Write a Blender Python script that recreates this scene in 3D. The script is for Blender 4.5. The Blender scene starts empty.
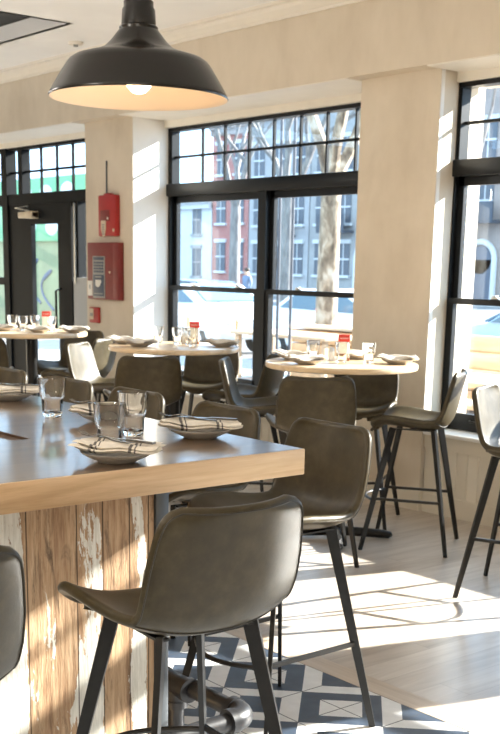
import bpy, bmesh, math, random
from mathutils import Vector, Matrix
random.seed(7)
SC = bpy.context.scene
COL = SC.collection
PI = math.pi

# ------------------------------------------------------------------ camera
H = 1.61
F_PX, CX, CY = 1133.33, 247.53, 530.06
RX = Vector((0.63638597, 0.77114886, 0.01850232))     # camera right
RY = Vector((-0.18629106, 0.13037086, 0.97380649))    # camera up
RZ = Vector((0.7485376, -0.62316361, 0.22662432))     # camera back
def build_camera():
    cd = bpy.data.cameras.new('camera'); co = bpy.data.objects.new('camera', cd); COL.objects.link(co)
    m = Matrix.Identity(4)
    for r in range(3):
        m[r][0], m[r][1], m[r][2] = RX[r], RY[r], RZ[r]
    m[2][3] = H
    co.matrix_world = m
    cd.sensor_fit = 'AUTO'; cd.sensor_width = 36.0
    cd.lens = F_PX / 734 * 36.0
    cd.shift_x = (250 - CX) / 734; cd.shift_y = (CY - 367) / 734
    cd.clip_start = 0.05; cd.clip_end = 500
    cd.dof.use_dof = True; cd.dof.focus_distance = 3.3; cd.dof.aperture_fstop = 9.0
    SC.camera = co
build_camera()

# ------------------------------------------------------------------ mesh builder
class MB:
    def __init__(s): s.bm = bmesh.new()
    def _merge(s, b, mat=None):
        if mat is not None: bmesh.ops.transform(b, matrix=mat, verts=b.verts)
        me = bpy.data.meshes.new('tmp'); b.to_mesh(me); b.free()
        s.bm.from_mesh(me); bpy.data.meshes.remove(me)
        return s
    def box(s, x0, x1, y0, y1, z0, z1, bev=0.0, mat=None, seg=2):
        b = bmesh.new(); bmesh.ops.create_cube(b, size=1)
        bmesh.ops.transform(b, matrix=Matrix.Translation(((x0+x1)/2, (y0+y1)/2, (z0+z1)/2)) @ Matrix.Diagonal((abs(x1-x0), abs(y1-y0), abs(z1-z0), 1)), verts=b.verts)
        if bev > 0: bmesh.ops.bevel(b, geom=list(b.edges), offset=bev, segments=seg, affect='EDGES', profile=0.5)
        return s._merge(b, mat)
    def lathe(s, prof, seg=32, mat=None, rfun=None, cap=True):
        b = bmesh.new(); rings = []
        for (r, z) in prof:
            if r < 1e-6: rings.append([b.verts.new((0, 0, z))])
            else:
                ring = []
                for k in range(seg):
                    a = 2*PI*k/seg; rr = r*(rfun(a, r, z) if rfun else 1)
                    ring.append(b.verts.new((rr*math.cos(a), rr*math.sin(a), z)))
                rings.append(ring)
        for A, B in zip(rings[:-1], rings[1:]):
            if len(A) == 1 and len(B) == 1: continue
            for k in range(seg):
                k2 = (k+1) % seg
                if len(A) == 1: b.faces.new((A[0], B[k2], B[k]))
                elif len(B) == 1: b.faces.new((A[k], A[k2], B[0]))
                else: b.faces.new((A[k], A[k2], B[k2], B[k]))
        if cap:
            if len(rings[0]) > 1: b.faces.new(list(reversed(rings[0])))
            if len(rings[-1]) > 1: b.faces.new(rings[-1])
        bmesh.ops.recalc_face_normals(b, faces=b.faces)
        return s._merge(b, mat)
    def tube(s, pts, r, seg=10, closed=False):
        pts = [Vector(p) for p in pts]; n = len(pts)
        rs = r if isinstance(r, (list, tuple)) else [r]*n
        b = bmesh.new(); rings = []; prev = None
        for i, p in enumerate(pts):
            if closed: t = (pts[(i+1) % n]-pts[i-1])
            else: t = (pts[min(i+1, n-1)]-pts[max(i-1, 0)])
            t.normalize()
            if prev is None:
                u = t.cross(Vector((0, 0, 1)))
                if u.length < 1e-3: u = t.cross(Vector((1, 0, 0)))
            else: u = prev - t*prev.dot(t)
            u.normalize(); prev = u; w = t.cross(u)
            rings.append([b.verts.new(p+(u*math.cos(2*PI*k/seg)+w*math.sin(2*PI*k/seg))*rs[i]) for k in range(seg)])
        m = n if closed else n-1
        for i in range(m):
            A, B = rings[i], rings[(i+1) % n]
            for k in range(seg): b.faces.new((A[k], A[(k+1) % seg], B[(k+1) % seg], B[k]))
        if not closed: b.faces.new(list(reversed(rings[0]))); b.faces.new(rings[-1])
        bmesh.ops.recalc_face_normals(b, faces=b.faces)
        return s._merge(b)
    def bar(s, pts, side, ws, ts):
        """flat bar swept along pts; width ws along 'side', thickness ts along tangent x side"""
        pts = [Vector(p) for p in pts]; n = len(pts); side = Vector(side).normalized()
        ws = ws if isinstance(ws, (list, tuple)) else [ws]*n; ts = ts if isinstance(ts, (list, tuple)) else [ts]*n
        b = bmesh.new(); rings = []
        for i, p in enumerate(pts):
            t = (pts[min(i+1, n-1)]-pts[max(i-1, 0)]).normalized()
            u = (side - t*side.dot(t)).normalized(); w = t.cross(u)
            c = [(-.5, -.5), (.5, -.5), (.5, .5), (-.5, .5)]
            rings.append([b.verts.new(p+u*ws[i]*a+w*ts[i]*d) for a, d in c])
        for A, B in zip(rings[:-1], rings[1:]):
            for k in range(4): b.faces.new((A[k], A[(k+1) % 4], B[(k+1) % 4], B[k]))
        b.faces.new(list(reversed(rings[0]))); b.faces.new(rings[-1])
        bmesh.ops.recalc_face_normals(b, faces=b.faces)
        return s._merge(b)
    def prism(s, poly, h, mat=None, bev=0):
        b = bmesh.new(); f = b.faces.new([b.verts.new((x, y, 0)) for x, y in poly])
        r = bmesh.ops.extrude_face_region(b, geom=[f])
        bmesh.ops.translate(b, verts=[v for v in r['geom'] if isinstance(v, bmesh.types.BMVert)], vec=(0, 0, h))
        bmesh.ops.recalc_face_normals(b, faces=b.faces)
        if bev: bmesh.ops.bevel(b, geom=list(b.edges), offset=bev, segments=2, affect='EDGES', profile=0.5)
        return s._merge(b, mat)
    def sphere(s, c, r, sc=(1, 1, 1), seg=20):
        b = bmesh.new(); bmesh.ops.create_uvsphere(b, u_segments=seg, v_segments=seg//2, radius=r)
        return s._merge(b, Matrix.Translation(c) @ Matrix.Diagonal((*sc, 1)))
    def build(s, name, mat, parent=None, smooth=True, angle=35):
        me = bpy.data.meshes.new(name)
        if smooth:
            for f in s.bm.faces: f.smooth = True
            lim = math.radians(angle)
            for e in s.bm.edges:
                if len(e.link_faces) == 2 and e.calc_face_angle(0) > lim: e.smooth = False
        s.bm.to_mesh(me); s.bm.free()
        if mat: me.materials.append(mat)
        o = bpy.data.objects.new(name, me); COL.objects.link(o)
        if parent: o.parent = parent
        return o

def tag(o, label=None, cat=None, group=None, kind=None):
    if label: o['label'] = label
    if cat: o['category'] = cat
    if group: o['group'] = group
    if kind: o['kind'] = kind
    return o
def empty(name, loc=(0, 0, 0), rz=0.0):
    o = bpy.data.objects.new(name, None); COL.objects.link(o)
    o.location = loc; o.rotation_euler = (0, 0, rz); o.empty_display_size = .1
    return o
def struct(o): o['kind'] = 'structure'; return o
def copy_tree(o, parent=None):
    c = o.copy(); COL.objects.link(c)
    for k in ('label', 'category', 'group'):
        if parent is None and k in c: del c[k]
    if parent: c.parent = parent
    for ch in list(o.children): copy_tree(ch, c)
    return c
def catmull(pts, n):
    P = [Vector(p) for p in pts]; out = []
    for i in range(n):
        t = i/(n-1)*(len(P)-1); k = min(int(t), len(P)-2); f = t-k
        p0, p1, p2, p3 = P[max(k-1, 0)], P[k], P[k+1], P[min(k+2, len(P)-1)]
        out.append(0.5*((2*p1)+(p2-p0)*f+(2*p0-5*p1+4*p2-p3)*f*f+(3*p1-p0-3*p2+p3)*f**3))
    return out

# ------------------------------------------------------------------ materials
MATS = {}
class NT:
    def __init__(s, name):
        s.m = bpy.data.materials.new(name); s.m.use_nodes = True; s.t = s.m.node_tree
        s.b = s.t.nodes['Principled BSDF']; s.out = s.t.nodes['Material Output']; MATS[name] = s.m
    def n(s, typ, **kw):
        nd = s.t.nodes.new(typ)
        for k, v in kw.items():
            if k.startswith('i_'):
                key = k[2:]; key = int(key) if key.isdigit() else key.replace('_', ' ')
                s.set(nd.inputs[key], v)
            else: setattr(nd, k, v)
        return nd
    def set(s, sock, v):
        if isinstance(v, bpy.types.NodeSocket): s.t.links.new(v, sock)
        else:
            if isinstance(v, tuple) and len(v) == 3 and sock.type == 'RGBA': v = (*v, 1)
            sock.default_value = v
    def p(s, **kw):
        for k, v in kw.items(): s.set(s.b.inputs[k.replace('_', ' ')], v)
    def math(s, op, a, b=0.0, c=None):
        nd = s.n('ShaderNodeMath', operation=op); s.set(nd.inputs[0], a); s.set(nd.inputs[1], b)
        if c is not None: s.set(nd.inputs[2], c)
        return nd.outputs[0]
    def mix(s, f, a, b, mode='MIX'):
        nd = s.n('ShaderNodeMix', data_type='RGBA', blend_type=mode); s.set(nd.inputs[0], f); s.set(nd.inputs[6], a); s.set(nd.inputs[7], b)
        return nd.outputs[2]
    def coord(s, kind='Object', scale=(1, 1, 1), rot=(0, 0, 0), loc=(0, 0, 0)):
        c = s.n('ShaderNodeTexCoord'); m = s.n('ShaderNodeMapping'); s.t.links.new(c.outputs[kind], m.inputs[0])
        m.inputs['Scale'].default_value = scale; m.inputs['Rotation'].default_value = rot; m.inputs['Location'].default_value = loc
        return m.outputs[0]
    def noise(s, vec, scale, detail=4, rough=.55, dist=0):
        nd = s.n('ShaderNodeTexNoise'); s.set(nd.inputs['Vector'], vec); nd.inputs['Scale'].default_value = scale
        nd.inputs['Detail'].default_value = detail; nd.inputs['Roughness'].default_value = rough; nd.inputs['Distortion'].default_value = dist
        return nd.outputs[0]
    def ramp(s, f, stops):
        nd = s.n('ShaderNodeValToRGB'); s.set(nd.inputs[0], f); el = nd.color_ramp.elements
        while len(el) < len(stops): el.new(.5)
        for e, (p_, c_) in zip(el, stops): e.position = p_; e.color = (*c_, 1) if len(c_) == 3 else c_
        return nd.outputs[0]
    def bump(s, h, strength=.2, dist=.01):
        nd = s.n('ShaderNodeBump'); s.set(nd.inputs['Height'], h); nd.inputs['Strength'].default_value = strength; nd.inputs['Distance'].default_value = dist
        s.t.links.new(nd.outputs[0], s.b.inputs['Normal'])

def simple(name, col, rough=.5, metal=0, var=.0, vscale=8, spec=.5, bump=0):
    m = NT(name); c = m.coord()
    if var:
        f = m.noise(c, vscale)
        m.p(Base_Color=m.ramp(f, [(.3, tuple(x*(1-var) for x in col)), (.7, tuple(min(1, x*(1+var)) for x in col))]))
        if bump: m.bump(f, bump, .004)
    else: m.p(Base_Color=col)
    m.p(Roughness=rough, Metallic=metal); m.b.inputs['Specular IOR Level'].default_value = spec
    return m.m

def make_plaster():
    m = NT('plaster'); c = m.coord()
    a = m.noise(c, 1.6, 6, .6, .4); b = m.noise(m.coord(scale=(1, 1, .35)), 7, 5, .6, .3)
    f = m.math('ADD', m.math('MULTIPLY', a, .65), m.math('MULTIPLY', b, .35))
    m.p(Base_Color=m.ramp(f, [(.3, (.59, .51, .40)), (.5, (.67, .59, .475)), (.7, (.73, .65, .535))]), Roughness=.75)
    m.b.inputs['Specular IOR Level'].default_value = .25
    m.bump(b, .08, .004)
make_plaster()
simple('ceiling_paint', (.90, .89, .87), .8, var=.03, vscale=2)
simple('trim_paint', (.82, .77, .68), .5, var=.03, vscale=5)
simple('reveal_paint', (.82, .79, .73), .55, var=.03, vscale=4)
simple('wainscot_paint', (.70, .65, .55), .45, var=.03, vscale=4)
simple('black_frame', (.007, .008, .009), .38, var=.2, vscale=6, spec=.3)
simple('door_frame_paint', (.006, .007, .008), .55, var=.2, vscale=6, spec=.12)
simple('black_steel', (.012, .0115, .011), .36, metal=.2, var=.25, vscale=20, spec=.4)
simple('grey_steel', (.10, .11, .12), .42, metal=.6, var=.2, vscale=10)
simple('pipe_iron', (.022, .022, .024), .38, metal=.2, var=.35, vscale=18, bump=.25)
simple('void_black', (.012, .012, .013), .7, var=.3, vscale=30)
simple('red_paint', (.37, .020, .018), .4, var=.08, vscale=12)
simple('dark_red_paint', (.19, .022, .019), .42, var=.08, vscale=10)
simple('panel_navy', (.045, .065, .11), .35)
simple('white_plastic', (.8, .78, .72), .4)
simple('grey_plastic', (.30, .30, .28), .5)
simple('beige_plastic', (.62, .52, .38), .5)
simple('silver', (.62, .62, .60), .28, metal=1)
simple('chrome', (.26, .25, .24), .22, metal=1)
simple('ceramic_grey', (.34, .30, .25), .3, var=.12, vscale=25)
simple('ceramic_tan', (.42, .27, .15), .35, var=.1, vscale=20)
simple('salt_white', (.85, .83, .8), .35)
simple('card_red', (.62, .045, .03), .5)
simple('card_brown', (.30, .12, .06), .5)
simple('shade_outer', (.007, .0055, .004), .25, var=.2, vscale=10, spec=.4)
simple('shade_inner', (.82, .68, .52), .45)
simple('brass', (.32, .17, .075), .35, metal=1, var=.15, vscale=15)
simple('knee_wall_grey', (.42, .43, .43), .6)
simple('asphalt', (.16, .165, .175), .85, var=.12, vscale=3)
simple('pavement', (.30, .29, .28), .85, var=.08, vscale=2)
simple('stone_grey', (.33, .32, .31), .85, var=.12, vscale=1.2)
simple('stone_pale', (.60, .60, .60), .8, var=.04, vscale=1.2)
simple('stone_brown', (.33, .27, .24), .85, var=.14, vscale=1.2)
simple('stone_blue', (.38, .37, .37), .85, var=.1, vscale=1.2)
simple('far_window', (.09, .10, .12), .35)
simple('far_door', (.10, .11, .14), .4)
simple('far_iron', (.06, .07, .09), .5)
simple('car_white', (.78, .80, .82), .2)
simple('car_blue', (.30, .44, .58), .2)
simple('car_dark', (.06, .07, .10), .2)
simple('car_glass', (.10, .17, .22), .06)
simple('tyre', (.02, .02, .02), .8)
simple('planter_wood', (.66, .36, .16), .6, var=.2, vscale=6)
simple('coat_blue', (.12, .16, .24), .8)
simple('trouser', (.05, .055, .07), .8)
simple('skin', (.62, .36, .25), .5)
simple('hair', (.05, .035, .025), .7)
simple('mint', (.17, .42, .20), .5)
simple('olive_panel', (.27, .29, .14), .6, var=.18, vscale=1.5)
simple('scribble', (.10, .14, .22), .6)
simple('ledge_white', (.84, .84, .82), .5)
simple('letter_white', (.85, .85, .82), .5)

def make_brick():
    m = NT('red_brick'); br = m.n('ShaderNodeTexBrick'); m.set(br.inputs['Vector'], m.coord(rot=(PI/2, 0, 0), scale=(3, 3, 3)))
    br.inputs['Color1'].default_value = (.42, .13, .10, 1); br.inputs['Color2'].default_value = (.36, .11, .085, 1); br.inputs['Mortar'].default_value = (.55, .42, .40, 1)
    m.p(Base_Color=br.outputs[0], Roughness=.85)
make_brick()

def make_bark():
    m = NT('plane_bark'); a = m.noise(m.coord(scale=(1, 1, .5)), 7, 3, .5, .4)
    m.p(Base_Color=m.ramp(a, [(.35, (.10, .07, .045)), (.46, (.20, .15, .10)), (.56, (.34, .27, .19)), (.68, (.46, .41, .33))]), Roughness=.85); m.bump(a, .4, .02)
    m2 = NT('grey_bark'); a = m2.noise(m2.coord(scale=(1, 1, .3)), 9, 3)
    m2.p(Base_Color=m2.ramp(a, [(.3, (.13, .12, .12)), (.7, (.27, .26, .25))]), Roughness=.9)
make_bark()

def make_wood(name, cols, axis='X', rough=.4, scale=1.0, coat=0, boards=None, spec=.5, bump=.05):
    """grain running along axis"""
    m = NT(name)
    sc = {'X': (.35, 6, 6), 'Y': (6, .35, 6), 'Z': (6, 6, .35)}[axis]
    c = m.coord(scale=tuple(x*scale for x in sc))
    a = m.noise(c, 2.2, 5, .6, .8); b = m.noise(c, 9, 4, .65, .3)
    f = m.math('ADD', m.math('MULTIPLY', a, .65), m.math('MULTIPLY', b, .35))
    col = m.ramp(f, [(.30, cols[0]), (.5, cols[1]), (.68, cols[2])])
    if boards:
        sep = m.n('ShaderNodeSeparateXYZ'); m.set(sep.inputs[0], m.coord())
        ax, w = boards
        k = m.math('FLOOR', m.math('DIVIDE', sep.outputs[ax], w))
        wn = m.n('ShaderNodeTexWhiteNoise', noise_dimensions='1D'); m.set(wn.inputs['W'], k)
        col = m.mix(.30, col, m.mix(wn.outputs[0], (.25, .2, .15), (1, .95, .9)), 'MULTIPLY')
        fr = m.math('FRACT', m.math('DIVIDE', sep.outputs[ax], w))
        ln = m.math('LESS_THAN', fr, .018); col = m.mix(m.math('MULTIPLY', ln, .6), col, (.06, .03, .015))
    m.p(Base_Color=col, Roughness=rough); m.b.inputs['Specular IOR Level'].default_value = spec
    if coat:
        m.b.inputs['Coat Weight'].default_value = coat; m.b.inputs['Coat Roughness'].default_value = .12
    if bump: m.bump(b, bump, .003)
    return m.m
make_wood('bar_top_wood', [(.09, .045, .018), (.15, .08, .034), (.21, .12, .055)], 'Y', .30, boards=(0, .16), coat=1.0, spec=.5, bump=.012)
BTM = MATS['bar_top_wood'].node_tree.nodes['Principled BSDF']; BTM.inputs['Coat Roughness'].default_value = .14; BTM.inputs['Coat IOR'].default_value = 3.0
make_wood('bar_edge_wood', [(.42, .25, .12), (.64, .43, .24), (.78, .58, .36)], 'Y', .45, bump=.08)
make_wood('bar_slot_wood', [(.06, .028, .012), (.09, .045, .02), (.13, .07, .03)], 'X', .5)
make_wood('table_wood', [(.56, .40, .23), (.70, .53, .34), (.80, .65, .46)], 'X', .28, coat=.5)
make_wood('patio_wood', [(.48, .32, .19), (.60, .43, .28), (.70, .54, .38)], 'X', .55)

def make_floor_wood():
    m = NT('floor_planks'); sep = m.n('ShaderNodeSeparateXYZ'); m.set(sep.inputs[0], m.coord())
    X, Y = sep.outputs[0], sep.outputs[1]; w = .155; L = 1.5
    xi = m.math('FLOOR', m.math('DIVIDE', X, w))
    wn = m.n('ShaderNodeTexWhiteNoise', noise_dimensions='1D'); m.set(wn.inputs['W'], xi)
    yo = m.math('ADD', Y, m.math('MULTIPLY', wn.outputs[0], L)); yi = m.math('FLOOR', m.math('DIVIDE', yo, L))
    cmb = m.n('ShaderNodeCombineXYZ'); m.set(cmb.inputs[0], xi); m.set(cmb.inputs[1], yi)
    wn2 = m.n('ShaderNodeTexWhiteNoise', noise_dimensions='2D'); m.set(wn2.inputs['Vector'], cmb.outputs[0])
    off = m.n('ShaderNodeCombineXYZ'); m.set(off.inputs[2], m.math('MULTIPLY', wn2.outputs[0], 40)); 
    vec = m.n('ShaderNodeVectorMath', operation='ADD'); m.set(vec.inputs[0], m.coord(scale=(7, .6, 1))); m.set(vec.inputs[1], off.outputs[0])
    a = m.noise(vec.outputs[0], 2.2, 6, .62, .7)
    col = m.ramp(a, [(.28, (.40, .335, .275)), (.5, (.53, .46, .39)), (.72, (.63, .565, .495))])
    col = m.mix(.35, col, m.mix(wn2.outputs[0], (.62, .56, .5), (1, 1, 1)), 'MULTIPLY')
    l1 = m.math('LESS_THAN', m.math('FRACT', m.math('DIVIDE', X, w)), .018)
    l2 = m.math('LESS_THAN', m.math('FRACT', m.math('DIVIDE', yo, L)), .003)
    ln = m.math('MAXIMUM', l1, l2)
    col = m.mix(m.math('MULTIPLY', ln, .35), col, (.18, .13, .09))
    m.p(Base_Color=col, Roughness=.34); m.b.inputs['Specular IOR Level'].default_value = .5; m.b.inputs['Coat Weight'].default_value = .55; m.b.inputs['Coat Roughness'].default_value = .22
    m.bump(a, .04, .003)
    make_wood('floor_border', [(.38, .30, .22), (.50, .41, .32), (.60, .51, .42)], 'X', .34)
make_floor_wood()

def make_tile():
    m = NT('pattern_tile'); sep = m.n('ShaderNodeSeparateXYZ'); m.set(sep.inputs[0], m.coord())
    T = .217; x = m.math('SUBTRACT', sep.outputs[0], -2.837); y = m.math('SUBTRACT', sep.outputs[1], 2.834)
    # rotated lattice of diamonds, half diagonal T
    p = m.math('DIVIDE', m.math('ADD', x, y), T); q = m.math('DIVIDE', m.math('SUBTRACT', x, y), T)
    pi_ = m.math('ROUND', m.math('MULTIPLY', p, .5)); qi = m.math('ROUND', m.math('MULTIPLY', q, .5))
    dp = m.math('ABSOLUTE', m.math('SUBTRACT', m.math('MULTIPLY', p, .5), pi_)); dq = m.math('ABSOLUTE', m.math('SUBTRACT', m.math('MULTIPLY', q, .5), qi))
    mx = m.math('MAXIMUM', dp, dq); inner = m.math('LESS_THAN', mx, .26)
    par = m.math('ABSOLUTE', m.math('MODULO', m.math('ADD', pi_, qi), 2.0))       # 0 dark frame, 1 white frame
    white = m.math('ABSOLUTE', m.math('SUBTRACT', inner, m.math('GREATER_THAN', par, .5)))
    def line(v):
        fr = m.math('ABSOLUTE', m.math('SUBTRACT', m.math('FRACT', m.math('ADD', m.math('DIVIDE', v, T), .5)), .5))
        return m.math('LESS_THAN', fr, .011)
    ln = m.math('MAXIMUM', line(x), line(y))
    n = m.noise(m.coord(), 14, 4)
    wc = m.ramp(n, [(.3, (.68, .68, .67)), (.7, (.78, .78, .77))]); dc = m.ramp(n, [(.3, (.030, .045, .072)), (.7, (.052, .072, .105))])
    col = m.mix(white, dc, wc); col = m.mix(ln, col, (.05, .055, .065))
    m.p(Base_Color=col, Roughness=.42); m.b.inputs['Specular IOR Level'].default_value = .4
make_tile()

def make_reclaimed():
    m = NT('reclaimed_planks'); sep = m.n('ShaderNodeSeparateXYZ'); m.set(sep.inputs[0], m.coord())
    Y, Z = sep.outputs[1], sep.outputs[2]
    c = m.coord(scale=(4, 9, .7)); a = m.noise(c, 3, 6, .65, .8); b = m.noise(c, 11, 5, .7, .3)
    wood = m.ramp(m.math('ADD', m.math('MULTIPLY', a, .6), m.math('MULTIPLY', b, .4)), [(.30, (.12, .065, .035)), (.43, (.30, .18, .10)), (.56, (.46, .31, .185)), (.7, (.58, .43, .29))])
    dk = m.noise(m.coord(scale=(3, 6, 1.1)), 4, 6, .7, .6)
    wood = m.mix(m.ramp(dk, [(.52, (0, 0, 0)), (.68, (.8, .8, .8))]), wood, (.07, .045, .028))
    # old white paint left in vertical streaks, plank by plank
    yn = m.math('DIVIDE', m.math('SUBTRACT', Y, .7), 1.26)
    K = lambda y: (y-.7)/1.26
    bias = m.ramp(yn, [(0, (.5,)*3), (K(1.50), (.60,)*3), (K(1.515), (.16,)*3), (K(1.60), (.30,)*3), (K(1.67), (.22,)*3), (K(1.685), (.60,)*3), (K(1.76), (.56,)*3), (K(1.775), (.16,)*3), (K(1.855), (.22,)*3), (K(1.885), (.46,)*3), (K(1.925), (.40,)*3), (K(1.935), (.0,)*3)])
    zlow = m.math('MULTIPLY', m.math('SUBTRACT', .62, Z), .45)
    n1 = m.noise(m.coord(scale=(3, 6, 1.2)), 1.9, 8, .66, .5); n2 = m.noise(m.coord(scale=(3, 14, 5)), 6, 5, .7, .2)
    s = m.math('ADD', m.math('ADD', m.math('MULTIPLY', m.math('SUBTRACT', n1, .5), 2.3), m.math('MULTIPLY', m.math('SUBTRACT', n2, .5), .6)), m.math('ADD', bias, zlow))
    pm = m.ramp(s, [(.47, (0, 0, 0)), (.51, (1, 1, 1))])
    paint = m.ramp(b, [(.3, (.50, .47, .40)), (.6, (.70, .67, .60))])
    col = m.mix(pm, wood, paint)
    seams = None
    for y in (1.515, 1.68, 1.77, 1.865, 1.935, 1.36, 1.2, 1.05, .9):
        l = m.math('LESS_THAN', m.math('ABSOLUTE', m.math('SUBTRACT', Y, y)), .0022)
        seams = l if seams is None else m.math('MAXIMUM', seams, l)
    col = m.mix(m.math('MULTIPLY', seams, .85), col, (.04, .022, .012))
    m.p(Base_Color=col, Roughness=.7); m.b.inputs['Specular IOR Level'].default_value = .25
    hgt = m.math('ADD', b, m.math('MULTIPLY', pm, .3)); m.bump(hgt, .5, .006)
make_reclaimed()

def make_leather():
    m = NT('leather'); c = m.coord()
    a = m.noise(c, 5, 5, .6, .4); b = m.noise(c, 160, 3, .6); d = m.noise(c, 22, 4, .6)
    f = m.math('ADD', m.math('MULTIPLY', a, .6), m.math('MULTIPLY', d, .4))
    col = m.ramp(f, [(.32, (.028, .021, .0095)), (.5, (.046, .035, .0165)), (.68, (.078, .061, .033))])
    m.p(Base_Color=col, Roughness=m.ramp(a, [(.3, (.36,)*3), (.7, (.48,)*3)])); m.b.inputs['Specular IOR Level'].default_value = .32
    m.bump(b, .12, .002)
    m2 = NT('stitch'); m2.p(Base_Color=(.03, .025, .017), Roughness=.6)
make_leather()

def make_napkin():
    m = NT('napkin_linen'); sep = m.n('ShaderNodeSeparateXYZ'); m.set(sep.inputs[0], m.coord())
    X = sep.outputs[0]; s = None
    for x0, w in ((-.062, .0045), (-.048, .0022), (.052, .0045), (.066, .0022)):
        l = m.math('LESS_THAN', m.math('ABSOLUTE', m.math('SUBTRACT', X, x0)), w); s = l if s is None else m.math('MAXIMUM', s, l)
    n = m.noise(m.coord(), 60, 3)
    base = m.ramp(n, [(.3, (.68, .62, .53)), (.7, (.77, .72, .64))])
    m.p(Base_Color=m.mix(m.math('MULTIPLY', s, .85), base, (.06, .055, .06)), Roughness=.9); m.b.inputs['Specular IOR Level'].default_value = .1
    m.bump(n, .2, .002)
    m2 = NT('napkin_plain'); n = m2.noise(m2.coord(), 40, 3); m2.p(Base_Color=m2.ramp(n, [(.3, (.72, .68, .62)), (.7, (.80, .76, .7))]), Roughness=.9)
make_napkin()

def make_glass():
    m = NT('tumbler_glass'); m.p(Base_Color=(.985, .99, .985), Roughness=.01, IOR=1.46); m.b.inputs['Transmission Weight'].default_value = 1
    m = NT('window_glass'); t = m.t
    tr = m.n('ShaderNodeBsdfTransparent'); tr.inputs[0].default_value = (.96, .975, .98, 1)
    gl = m.n('ShaderNodeBsdfGlossy'); gl.inputs['Roughness'].default_value = .01
    lw = m.n('ShaderNodeLayerWeight'); lw.inputs[0].default_value = .5
    fr = m.math('ADD', m.math('MULTIPLY', m.math('POWER', lw.outputs['Facing'], 5.0), .8), .03)
    mx = m.n('ShaderNodeMixShader'); t.links.new(fr, mx.inputs[0]); t.links.new(tr.outputs[0], mx.inputs[1]); t.links.new(gl.outputs[0], mx.inputs[2])
    t.links.new(mx.outputs[0], m.out.inputs[0]); t.nodes.remove(m.b)
    m = NT('bulb_glow'); m.p(Base_Color=(1, .9, .75), Roughness=.2)
    m.b.inputs['Emission Color'].default_value = (1, .70, .40, 1); m.b.inputs['Emission Strength'].default_value = 12
make_glass()
M = MATS

# ------------------------------------------------------------------ the room
WY = 5.753          # pier face
FZ = 0.0
struct(MB().box(-13, 1.6, 3.05, 5.82, -.06, 0).build('floor', M['floor_planks'], smooth=False))
struct(MB().box(-13, 1.6, 3.052, 3.165, -.02, .0012).build('floor_border', M['floor_border'], smooth=False))
struct(MB().box(-13, 1.6, -2.2, 3.05, -.06, 0).build('floor_tiles', M['pattern_tile'], smooth=False))
CZ = 3.40
c = MB().box(-8.12, 1.6, -2.2, 6.3, CZ, CZ+.12).box(-13, -8.12, 4.86, 6.3, CZ, CZ+.12)
struct(c.build('ceiling', M['ceiling_paint'], smooth=False))
tw = simple('recess_grey', (.36, .33, .28), .6)
struct(MB().box(-13, -8.12, 4.86, 4.90, CZ, CZ+.125).box(-8.12, -8.08, -2.2, 4.90, CZ, CZ+.125).build('trim_1', tw, smooth=False))
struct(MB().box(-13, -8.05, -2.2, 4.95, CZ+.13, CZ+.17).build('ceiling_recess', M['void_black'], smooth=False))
struct(MB().box(-13.1, -13, -2.2, 6.4, -.06, CZ).build('wall_left', M['plaster'], smooth=False))

OUT = 6.30
struct(MB().box(-13.1, 1.7, -2.3, -2.2, -.06, CZ).build('wall_back', M['plaster'], smooth=False))
struct(MB().box(1.6, 1.7, -2.2, 6.3, -.06, CZ).build('wall_right', M['plaster'], smooth=False))
def wall_front():
    b = MB()
    b.box(-13, 2, 5.612, OUT, 2.848, CZ)                          # beam above the windows
    for x0, x1, xa, xb in ((-9.33, -8.56, -9.33, -8.63), (-5.795, -5.092, -5.795, -5.18), (-2.40, -1.85, -2.40, -1.93), (1.15, 2.0, 1.15, 2.0)):
        b.prism([(x0, WY), (x1, WY), (xb, OUT), (xa, OUT)], 2.908, Matrix.Translation((0, 0, -.06)))
    return b.build('wall_front', M['plaster'], smooth=False)
struct(wall_front())
# white plaster linings of the window reveals
rv = MB()
for x, xe, ye in ((-8.56, -8.618, 6.18), (-5.092, -5.158, 5.99)): rv.prism([(x, WY+.004), (x+.005, WY+.004), (xe+.005, ye), (xe, ye)], 2.29, Matrix.Translation((0, 0, .556)))
struct(rv.build('trim_2', M['reveal_paint'], smooth=False))
hd = MB()
hd.box(-8.60, -5.80, 6.12, OUT, 2.785, 2.848).box(-5.14, -2.4, 5.94, OUT, 2.785, 2.848).box(-1.85, 1.15, 5.94, OUT, 2.785, 2.848).box(-13, -9.33, 6.08, OUT, 2.79, 2.848)
hd.box(-8.56, -5.795, 5.616, 6.12, 2.840, 2.8475).box(-5.09, -2.4, 5.616, 5.94, 2.840, 2.8475).box(-13, -9.33, 5.616, 6.1, 2.840, 2.8475)
struct(hd.build('trim_3', M['trim_paint'], smooth=False))
# crown moulding along the beam
def crown():
    prof = [(0, 3.300), (.016, 3.300), (.018, 3.318), (.028, 3.322), (.036, 3.338), (.056, 3.350), (.064, 3.362), (.066, 3.378), (.098, 3.384), (.104, CZ), (0, CZ)]
    b = bmesh.new(); A = [b.verts.new((-13, 5.612-d, z)) for d, z in prof]; B = [b.verts.new((2, 5.612-d, z)) for d, z in prof]
    n = len(prof)
    for i in range(n): b.faces.new((A[i], A[(i+1) % n], B[(i+1) % n], B[i]))
    b.faces.new(A); b.faces.new(B)
    bmesh.ops.recalc_face_normals(b, faces=b.faces)
    m = MB(); m._merge(b); return m.build('trim_4', M['trim_paint'], angle=50)
struct(crown())
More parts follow.
